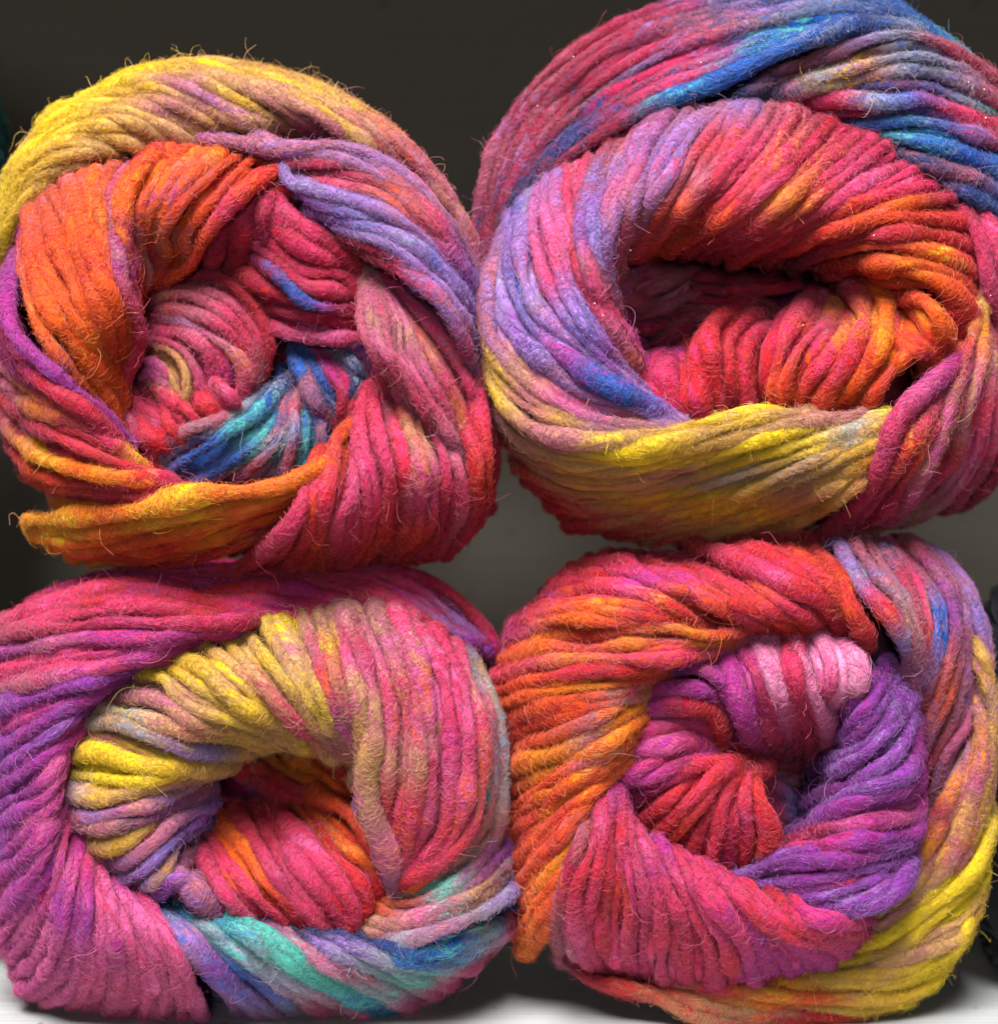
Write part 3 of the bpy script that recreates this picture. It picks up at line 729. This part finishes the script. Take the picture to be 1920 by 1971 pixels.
layer(Cc, 'red_core', '''
373,1612 407,1680 446,1734 500,1780 530,1796 | C/X P/C P/M P/M P/C | 1.1
394,1594 446,1666 486,1720 540,1770 574,1794 | P/H P/R P/H P/R R/P | 1.1
430,1588 478,1640 520,1706 584,1772 606,1794 | H/R H/G H/R R/P R/C | 1.35
500,1576 532,1642 572,1707 624,1772 642,1802 | R/C P/R P/K P/R P/R
530,1572 566,1652 622,1720 660,1796 | R/P P/K P/R P/R
562,1574 612,1628 678,1681 712,1735 694,1762 | R/C R/P R/P R/P R/C | 1.45
604,1556 652,1616 704,1652 726,1686 | H/R H/T H/G H/R | 1.2
618,1534 664,1562 696,1602 712,1648 | H/R H/R R/H R/H | 1.1
''', [[-190, -90, -50, -70, -120], [-190, -140, -110, -120]], 16, tail=(100, 100))
layer(Cc, 'hole_coil', '''
446,1474 482,1500 534,1526 590,1548 | R/C R/P R/C R/C | 1.7
470,1446 510,1476 560,1512 612,1540 | R/C R/H R/C C/R
506,1438 548,1482 608,1508 646,1524 | H/R G/H H/G H/R | 1.1
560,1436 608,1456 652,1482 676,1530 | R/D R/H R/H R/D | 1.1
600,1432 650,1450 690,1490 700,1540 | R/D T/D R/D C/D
''', [[-420, -300, -215, -200], [-330, -250, -215, -230]], 15, tail=(80, 80))

# ================================================================ ball with the violet inside (bottom right)
Dd = thing('yarn_ball', 'yarn ball with orange left side, violet strands round its hole and yellow lower right edge', 'yarn ball', GROUP)
body(Dd, '992,1560 975,1400 975,1300 1000,1225 1048,1158 1116,1100 1204,1070 1350,1056 1500,1056 1650,1056 1782,1066 1848,1130 1884,1215 1902,1320 1898,1480 1888,1620 1872,1725 1834,1818 1768,1896 1674,1940 1550,1965 1400,1965 1258,1922 1140,1878 1052,1818 1012,1735',
     -350, -860, 'H/R H/P R/H R/P R/C R/P M/L L/M M/T O/M Y/O Y/T P/T P/C P/X H/G')
layer(Dd, 'yellow_edge_winding', '''
1888,1250 1902,1292 1908,1345 1904,1400 1890,1462 1876,1520 1850,1580 | T/O O/M M/O O/M O/T G/M O/M
1896,1330 1904,1400 1898,1480 1890,1545 1874,1605 1846,1664 1808,1706 1752,1750 1700,1790 | O/M T/L O/M M/O O/Y M/G G/T T/O M/T
1886,1420 1872,1484 1850,1537 1828,1580 1798,1632 1772,1680 1738,1722 1690,1776 | M/O G/M M/K O/M M/P T/O M/T M/T
1860,1470 1832,1515 1806,1565 1786,1617 1760,1664 1730,1704 | M/L G/M C/M G/O M/C M/T
1906,1590 1880,1655 1840,1703 1788,1740 1735,1782 1683,1818 1610,1848 | Y/T Y Y Y Y Y/O O/T | 1.15
1898,1650 1876,1700 1826,1750 1760,1800 1708,1834 1655,1850 1592,1868 | Y Y Y Y/O T/O Y/O O/T
1884,1726 1852,1774 1800,1797 1748,1824 1696,1860 1642,1872 1580,1884 | O/T T/Y T/M T/O L/T Y/L O/L
1866,1778 1834,1826 1786,1852 1734,1875 1655,1886 1577,1888 1498,1890 1416,1896 | Y/O Y Y O/T O/Y O/T O/H O/P
1836,1830 1800,1876 1760,1902 1695,1916 1603,1916 1498,1904 1418,1902 1348,1890 1286,1862 | Y Y Y O/Y O/R O/H G/H R/H R/P
1780,1904 1708,1932 1629,1932 1524,1922 1420,1916 1334,1904 1256,1894 1210,1870 | Y O/Y O/T H/R O/H R/P P/O R/P
1700,1946 1603,1952 1498,1940 1420,1944 1356,1930 1268,1914 1196,1890 | T/Y R/H R/P T/H T/P O/P R/P
1560,1966 1440,1960 1334,1948 1255,1914 1176,1896 1129,1884 1100,1852 | R/T H/P T/P T/R R/T R/C C/D
''', [[-130, -130, -130, -130, -140], [-190, -145, -130, -145, -190]], 15, tail=(240, 240))
layer(Dd, 'purple_edge_winding', '''
1798,1072 1866,1150 1892,1222 1898,1292 1890,1372 1868,1440 1832,1502 1806,1580 | M/L L/M L/M M/T T/M T/M M/T M/D
1788,1064 1850,1124 1878,1190 1884,1255 1876,1334 1858,1400 1814,1456 1788,1560 | L/V M/L L/B M/L M/K K/M M/L M/D
1775,1060 1826,1111 1852,1176 1860,1242 1854,1308 1828,1388 1788,1456 1772,1525 | M/L L/M M/L M/V M/L M/C C/M C/D
1760,1060 1808,1118 1829,1190 1829,1255 1818,1308 1792,1374 1768,1455 | M/C M/V V/M M/C H/M M/V C/D
1735,1064 1781,1122 1800,1176 1800,1242 1792,1308 1774,1374 1762,1420 | P/L M/C B/L B/L M/L C/M C/D | 1.1
1709,1068 1748,1123 1764,1190 1779,1242 1780,1296 1768,1360 1756,1395 | M/B C/P M/P C/H L/M C/M C/D
1652,1058 1683,1110 1722,1150 1743,1203 1758,1256 1756,1310 1744,1360 | M/C M/L M/S M/T M/V M/L M/D
1624,1064 1643,1110 1669,1144 1704,1184 1730,1230 1742,1270 1732,1318 | L/M L/S P/L R/H L/S L/R R/C | 1.2
''', [[-215, -185, -165, -160, -170, -200], [-120, -60, -30, -30, -70, -140]], 14.5, tail=(240, 120))
layer(Dd, 'red_winding', '''
1560,1060 1608,1104 1626,1150 1644,1190 1662,1228 1652,1258 | R/C R/H R/H R/H R/C R/C | 1.1
1400,1056 1470,1061 1530,1082 1580,1118 1610,1164 1624,1212 1642,1240 | R/C R/P R/C R/P R/H R/C R/C
1350,1062 1420,1076 1473,1098 1525,1130 1568,1145 1594,1170 1610,1204 1606,1230 | R/M P/R P/R P/K R/P R/P R/C C/R | 1.1
1370,1086 1433,1110 1474,1141 1526,1170 1568,1190 1592,1222 | P/R P/G H/P P/R R/P R/C
1326,1090 1380,1111 1420,1136 1460,1168 1513,1184 1546,1205 1528,1222 | P/R R/P P/R R/H R/P R/H R/C
1229,1078 1308,1105 1360,1144 1388,1168 1432,1192 1486,1212 | C/R R/P P/R P/K R/P H/R
1124,1098 1203,1106 1268,1128 1322,1141 1374,1168 1412,1196 | R/C P/R X/P H/P R/H C/R
1080,1138 1163,1131 1230,1144 1295,1168 1360,1202 1396,1216 | R/P R/P P/K R/G R/C C/R
1032,1180 1111,1162 1190,1160 1268,1178 1334,1204 1386,1218 | R/X H/P H/G R/P H/R C/R
1004,1216 1084,1190 1176,1188 1255,1188 1325,1214 | P/X H/G H/R R/P H/R
991,1242 1071,1220 1150,1222 1216,1209 1282,1211 1360,1223 1422,1212 1462,1210 | R/H G/H R/H H/P H/T G/H H/P P/C
982,1268 1058,1246 1137,1246 1216,1240 1295,1235 1360,1238 1430,1222 | H/R H/G P/H G/H P/H G/H P/H
972,1298 1045,1276 1124,1272 1203,1274 1282,1274 1350,1256 1396,1240 | R/P P/G G/P P/H P/H P/H M/P
''', [[-190, -90, -40, -20, -40, -110], [-180, -60, 0, 15, 0, -70]], 15, tail=(240, 90))
layer(Dd, 'orange_winding', '''
964,1328 1032,1309 1111,1296 1190,1288 1268,1282 1306,1274 | R/H H/R R/P R/C R/H H/C
968,1358 1019,1336 1084,1328 1150,1321 1203,1309 1275,1300 | H/R H G/H G/H R/H H/P | 1.2
978,1386 1032,1359 1098,1350 1163,1338 1216,1320 1262,1312 | R/H H/R H/R H/M P/T H/T
982,1420 1032,1388 1098,1372 1163,1351 1216,1333 1248,1325 | R/H R/H H/R H/R M/T H/T
990,1452 1045,1420 1111,1399 1163,1378 1204,1354 1238,1340 | R/H H/R H/M M/H G/H H/G
992,1484 1045,1456 1098,1438 1150,1407 1190,1380 1228,1356 | H/R G/H G/H M/T G/H G/H | 1.1
996,1513 1045,1491 1098,1462 1150,1441 1190,1412 1234,1376 | R/H G/H G H/T G/H H/G | 1.1
986,1556 1028,1525 1088,1491 1138,1464 1190,1438 1230,1406 | R/H H/R H/R M/H H/T H/T
988,1590 1045,1536 1098,1521 1138,1498 1178,1464 1220,1426 | R/H H/R G/H R/H H/G H
990,1612 1040,1564 1088,1519 1138,1485 1186,1451 1214,1440 | H/R R/H H/R H/G H/T H/T
992,1645 1045,1590 1098,1546 1150,1504 1190,1472 1208,1456 | R/H R/H G/H H/G H H/T
997,1683 1040,1630 1088,1577 1138,1540 1176,1506 | H/R H/R R/H H/G H/P
1000,1722 1035,1669 1072,1630 1104,1582 1144,1556 | R/H H/R R/H H/M H/P
1004,1757 1045,1695 1078,1656 1108,1619 1122,1588 | R/H H/G G/H G/H H/M | 1.15
1005,1792 1030,1756 1056,1716 1082,1671 1104,1628 | H/R H/G H/R H/G H/R
1022,1826 1042,1800 1056,1770 1072,1730 1094,1684 | H/G H/G H/R H/R R/H | 1.2
''', [[-190, -80, -20, 5, 0, -60], [-200, -130, -80, -50, -40, -60]], 15, tail=(240, 90))
layer(Dd, 'rose_winding', '''
1126,1586 1108,1655 1088,1720 1072,1780 1078,1832 | M/H C/M C/H M/C M/C
1150,1562 1145,1615 1129,1668 1111,1721 1103,1774 1111,1827 1136,1864 | P/M P/C R/P C/R P/K K/P P/C
1163,1546 1158,1603 1147,1668 1132,1735 1129,1787 1140,1832 1166,1868 | P/C P/K R/P P/C P/R P/K P/C
1176,1530 1172,1603 1168,1682 1163,1748 1163,1813 1172,1840 1194,1874 | X/P P/C R/P R/C P/R P/R P/C
1188,1528 1193,1603 1196,1682 1206,1735 1204,1787 1206,1841 1224,1884 | X/P R/P P/K R/H P/R P/K P/R
1204,1550 1217,1616 1230,1682 1243,1735 1241,1800 1241,1850 1260,1894 | P/X P/C P/K P/X P/C P/X P/R
1212,1578 1238,1630 1256,1695 1272,1748 1276,1813 1276,1870 1296,1908 | P/X P/K P/X P/C P/R P/K P/C
1244,1630 1277,1682 1295,1735 1317,1787 1321,1850 1324,1908 | P/K P/X P/C C/P P/R P/X
1278,1640 1309,1695 1335,1748 1361,1813 1369,1866 1370,1916 | X/P P/K C/P P/R P/C P/X
1315,1666 1340,1708 1366,1756 1393,1808 1404,1866 1412,1912 | P/C P/X P/X P/C R/P C/X
1338,1678 1364,1714 1398,1766 1428,1815 1442,1868 1450,1906 | P/X P/C P/X P/X X/P P/X
1360,1688 1387,1721 1427,1774 1461,1821 1477,1870 1488,1902 | P/C R/X X/P X/P X/C P/X
1374,1689 1414,1728 1446,1772 1482,1812 1514,1856 1526,1892 | P/X P/C X/P X/P X/P X/P
1388,1690 1440,1735 1461,1766 1500,1800 1546,1836 1564,1874 | P/X P/C R/P P/X X/P X
1404,1702 1450,1742 1482,1774 1526,1806 1576,1836 1606,1862 | P/C P/X P/R X/P X/P X
1422,1714 1460,1748 1500,1779 1552,1806 1605,1822 1644,1836 | P/R P/C R/P P/C P/X X/P
1500,1734 1531,1774 1579,1787 1636,1794 1674,1798 | C/R C/P P/C P/C P/C
1526,1732 1552,1766 1618,1773 1686,1768 | R/X X/P P/X C/X
''', [[-40, -10, -10, -30, -80, -190], [-40, 0, 0, -40, -170]], 14.5, tail=(80, 230), ext=(1, 2))
layer(Dd, 'violet_winding', '''
1700,1282 1664,1330 1632,1372 1602,1410 | V/D V/X V V/D | 1.1
1722,1316 1698,1358 1658,1412 1618,1438 1596,1458 | V/L V/L V/X V/L V/D | 1.2
1738,1352 1718,1398 1670,1450 1618,1482 1574,1500 | V/L V/L V/L V/L V/D | 1.25
1750,1392 1724,1450 1670,1485 1618,1509 1574,1534 | V/L V/L V/L V/X V/D | 1.25
1758,1440 1742,1488 1685,1511 1631,1538 1572,1566 | X/V V/L V/L V/L V/D | 1.2
1762,1500 1752,1524 1697,1546 1631,1569 1579,1585 1542,1598 | X/V X/V V/X X/V V/X V/D
1766,1550 1762,1569 1697,1582 1631,1593 1565,1598 1538,1610 | X/V K/X X/C K/X C/K C/X
1762,1588 1757,1603 1684,1611 1605,1627 1531,1635 1506,1644 | X/V V/X V/X X/C P/X P/X | 1.15
1754,1614 1749,1629 1670,1645 1592,1653 1500,1656 1447,1682 1416,1688 | V/X V/L X/V V/X V/X V/L V/L
1746,1652 1710,1666 1644,1674 1565,1690 1487,1700 1426,1706 | V/X V/L V/X V/X V/L V/L
1690,1690 1650,1690 1604,1698 1539,1713 1487,1718 | X/V P/X X/V V/X V/X
1748,1664 1734,1708 1697,1740 1631,1750 1565,1742 1536,1728 | V/L V V/L V/L V V/D | 1.35
''', [[-90, -30, -20, -80, -220], [-60, -20, -10, -20, -60]], 14.5, tail=(100, 100))
layer(Dd, 'pale_pink_coil', '''
1606,1246 1648,1274 1652,1308 1631,1360 1608,1404 | K/J J/K J K/P P/C | 1.2
1566,1228 1589,1261 1600,1308 1592,1360 1590,1404 | K/J J/K K/P P/C C/D
1528,1224 1539,1280 1563,1333 1589,1386 1594,1442 | J J/K J/K K/J P/C | 1.15
1510,1232 1528,1290 1540,1350 1552,1400 1556,1448 | P/C P/C P/C P/C C/D
1490,1234 1509,1281 1516,1346 1524,1398 1526,1444 | J/K K/P K/P P/C C/D
1449,1236 1481,1280 1500,1333 1506,1382 1500,1438 | K/J J/K J/K K/P C/D | 1.2
1418,1240 1450,1290 1468,1350 1478,1410 1490,1456 | X/K P/X P/X P/C C/D
1386,1264 1414,1306 1426,1359 1442,1412 1462,1456 | X/P X/K X X/P C/P | 1.1
1334,1270 1372,1290 1402,1336 1422,1392 1440,1440 | X/P X/V X/P X/V C/D
1287,1282 1347,1287 1386,1315 1408,1372 1420,1430 | V/X X/K X/V X/V X/D
''', [[-65, -12, -10, -70, -190], [-90, -45, -45, -90, -190]], 15.5, sp=60, tail=(100, 110))
layer(Dd, 'magenta_coil', '''
1254,1332 1309,1319 1361,1332 1386,1366 1388,1404 | X/P X/K X/V C/X C/D | 1.1
1250,1364 1309,1354 1361,1366 1384,1398 1384,1442 | X/V C/P R/C R/C C/D | 1.35
1242,1408 1309,1392 1361,1402 1376,1440 | P/X P/K P/X X/C | 1.4
1224,1450 1268,1437 1322,1424 1374,1444 | X/P K/X P/X X/C | 1.15
1208,1490 1268,1463 1335,1442 1384,1460 | X/C P/X X/P X/C
1204,1508 1243,1500 1295,1475 1350,1458 1400,1464 | X/D X/P C/X X/P C/D
''', [[-60, -40, -45, -80, -140], [-60, -50, -55, -80, -110]], 15.5, tail=(60, 110))
layer(Dd, 'red_core', '''
1212,1546 1256,1510 1309,1485 1361,1468 1422,1470 | X/C C/X C/P R/P R/C
1224,1588 1268,1546 1322,1498 1361,1472 1412,1464 | C/R R/P R/P R/P C/R | 1.1
1255,1616 1295,1577 1348,1525 1387,1485 1432,1470 | R/C R/C R/P R/P R/C | 1.2
1280,1630 1316,1585 1351,1546 1387,1493 1440,1474 | R/C R/H R/P R/P R/C
1316,1662 1340,1609 1374,1551 1408,1493 1450,1480 | C/R C/R R/P C/P C/R
1360,1680 1372,1630 1387,1564 1414,1498 1460,1484 | R/C P/R P/R R/P C/R | 1.2
1392,1678 1402,1616 1414,1551 1427,1504 1468,1490 | C/X C/P P/R R/C C/R
1427,1668 1441,1611 1438,1551 1440,1502 1466,1482 | R/C R/P P/K R/P C/R | 1.1
1466,1664 1482,1603 1462,1541 1442,1492 1420,1462 | R/H R/P R/P R/H R/C | 1.15
''', [[-100, -55, -40, -50, -120], [-130, -90, -75, -90, -140]], 15, tail=(90, 90))
layer(Dd, 'hole_coil', '''
1448,1476 1486,1504 1520,1530 1532,1562 | L/M C/P L/B B/N | 0.95
1478,1560 1508,1596 1540,1622 | M/V M/V M/D
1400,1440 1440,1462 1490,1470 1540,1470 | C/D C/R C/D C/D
''', [[-150, -150, -180, -250], [-270, -280, -290]], 13, tail=(60, 60))

# ================================================================ darker balls half hidden at the sides
def plain_ball(label, cx, cy, h, front, back, cols, n=44, e=3.2):
    t = thing('yarn_ball', label, 'yarn ball', GROUP)
    an = np.linspace(0, 2 * np.pi, 33)[:-1]
    f = lambda c: np.sign(c) * np.abs(c) ** (2 / e)
    body(t, ' '.join('%.1f,%.1f' % (cx + h * f(math.cos(a)), cy + h * f(math.sin(a))) for a in an), front, back, cols, n_side=n)
    rows = []
    toks = cols.split()
    for i, a in enumerate(np.linspace(0, 2 * np.pi, 41)):
        pts = []
        for s, da in ((1.0, 0), (0.9, 0.1), (0.72, 0.3), (0.52, 0.55), (0.36, 0.85)):
            pts.append('%.1f,%.1f' % (cx + h * s * f(math.cos(a + da)), cy + h * s * f(math.sin(a + da))))
        rows.append(' '.join(pts) + ' | ' + ' '.join([toks[(i * 3) % len(toks)], toks[(i * 5 + 1) % len(toks)]]))
    layer(t, 'end_winding', '\n'.join(rows), [[front - 40, front + 60, front + 100, front + 60, front - 40]], 15, tail=(90, 90), fuzz=0.4)
    return t
plain_ball('dark teal yarn ball cut off by the upper left edge', -500, 268, 402, -240, -840, 'E/U U/E E/D E/U')
plain_ball('nearly black navy yarn ball at the left edge between the two left balls', -440, 1010, 330, -420, -880, 'Z/D Z Z/D Z')
plain_ball('black yarn ball on the shelf behind the magenta ball at lower left edge', -420, 1506, 400, -460, -960, 'Z/D Z D/Z Z')
plain_ball('dark navy yarn ball on the shelf at the lower right edge', 2300, 1520, 415, -300, -860, 'Z/D Z D/Z Z', e=4)

# pale beads put in as painted sparkle glints on the blue topped ball
def glint_beads(ball, spots):
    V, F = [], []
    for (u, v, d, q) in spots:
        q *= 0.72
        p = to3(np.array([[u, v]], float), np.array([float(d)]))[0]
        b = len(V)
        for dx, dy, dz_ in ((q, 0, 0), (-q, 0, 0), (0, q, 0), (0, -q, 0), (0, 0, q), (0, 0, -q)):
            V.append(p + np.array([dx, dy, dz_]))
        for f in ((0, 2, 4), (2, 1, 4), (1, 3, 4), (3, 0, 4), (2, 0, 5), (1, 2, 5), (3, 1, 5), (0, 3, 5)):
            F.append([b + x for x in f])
    me = bpy.data.meshes.new('glint_beads'); mesh_from(me, np.array(V) * S, np.array(F))
    m = bpy.data.materials.new('glint_white'); m.use_nodes = True
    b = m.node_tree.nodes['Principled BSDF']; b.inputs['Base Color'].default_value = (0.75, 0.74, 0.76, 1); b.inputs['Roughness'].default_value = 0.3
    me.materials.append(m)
    o = obj('glint_beads', me, ball); o['kind'] = 'stuff'
glint_beads(Bb, [(1103, 109, -190, 2.6), (1034, 204, -190, 2.4), (1348, 120, -75, 2.8), (1673, 37, -140, 3), (1631, 60, -110, 3),
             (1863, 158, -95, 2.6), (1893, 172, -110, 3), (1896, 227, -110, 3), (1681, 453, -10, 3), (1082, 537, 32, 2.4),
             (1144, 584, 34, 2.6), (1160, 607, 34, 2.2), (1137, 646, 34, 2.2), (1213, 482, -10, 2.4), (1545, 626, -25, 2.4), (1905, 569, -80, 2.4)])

for b_ in (A, Bb, Cc, Dd):
    fuzz_of(b_)
for b_ in list(bpy.data.objects):
    if b_.get('category') == 'yarn ball' and b_ not in (A, Bb, Cc, Dd):
        fuzz_of(b_, 0.4, 0.6, 900, 0.12)
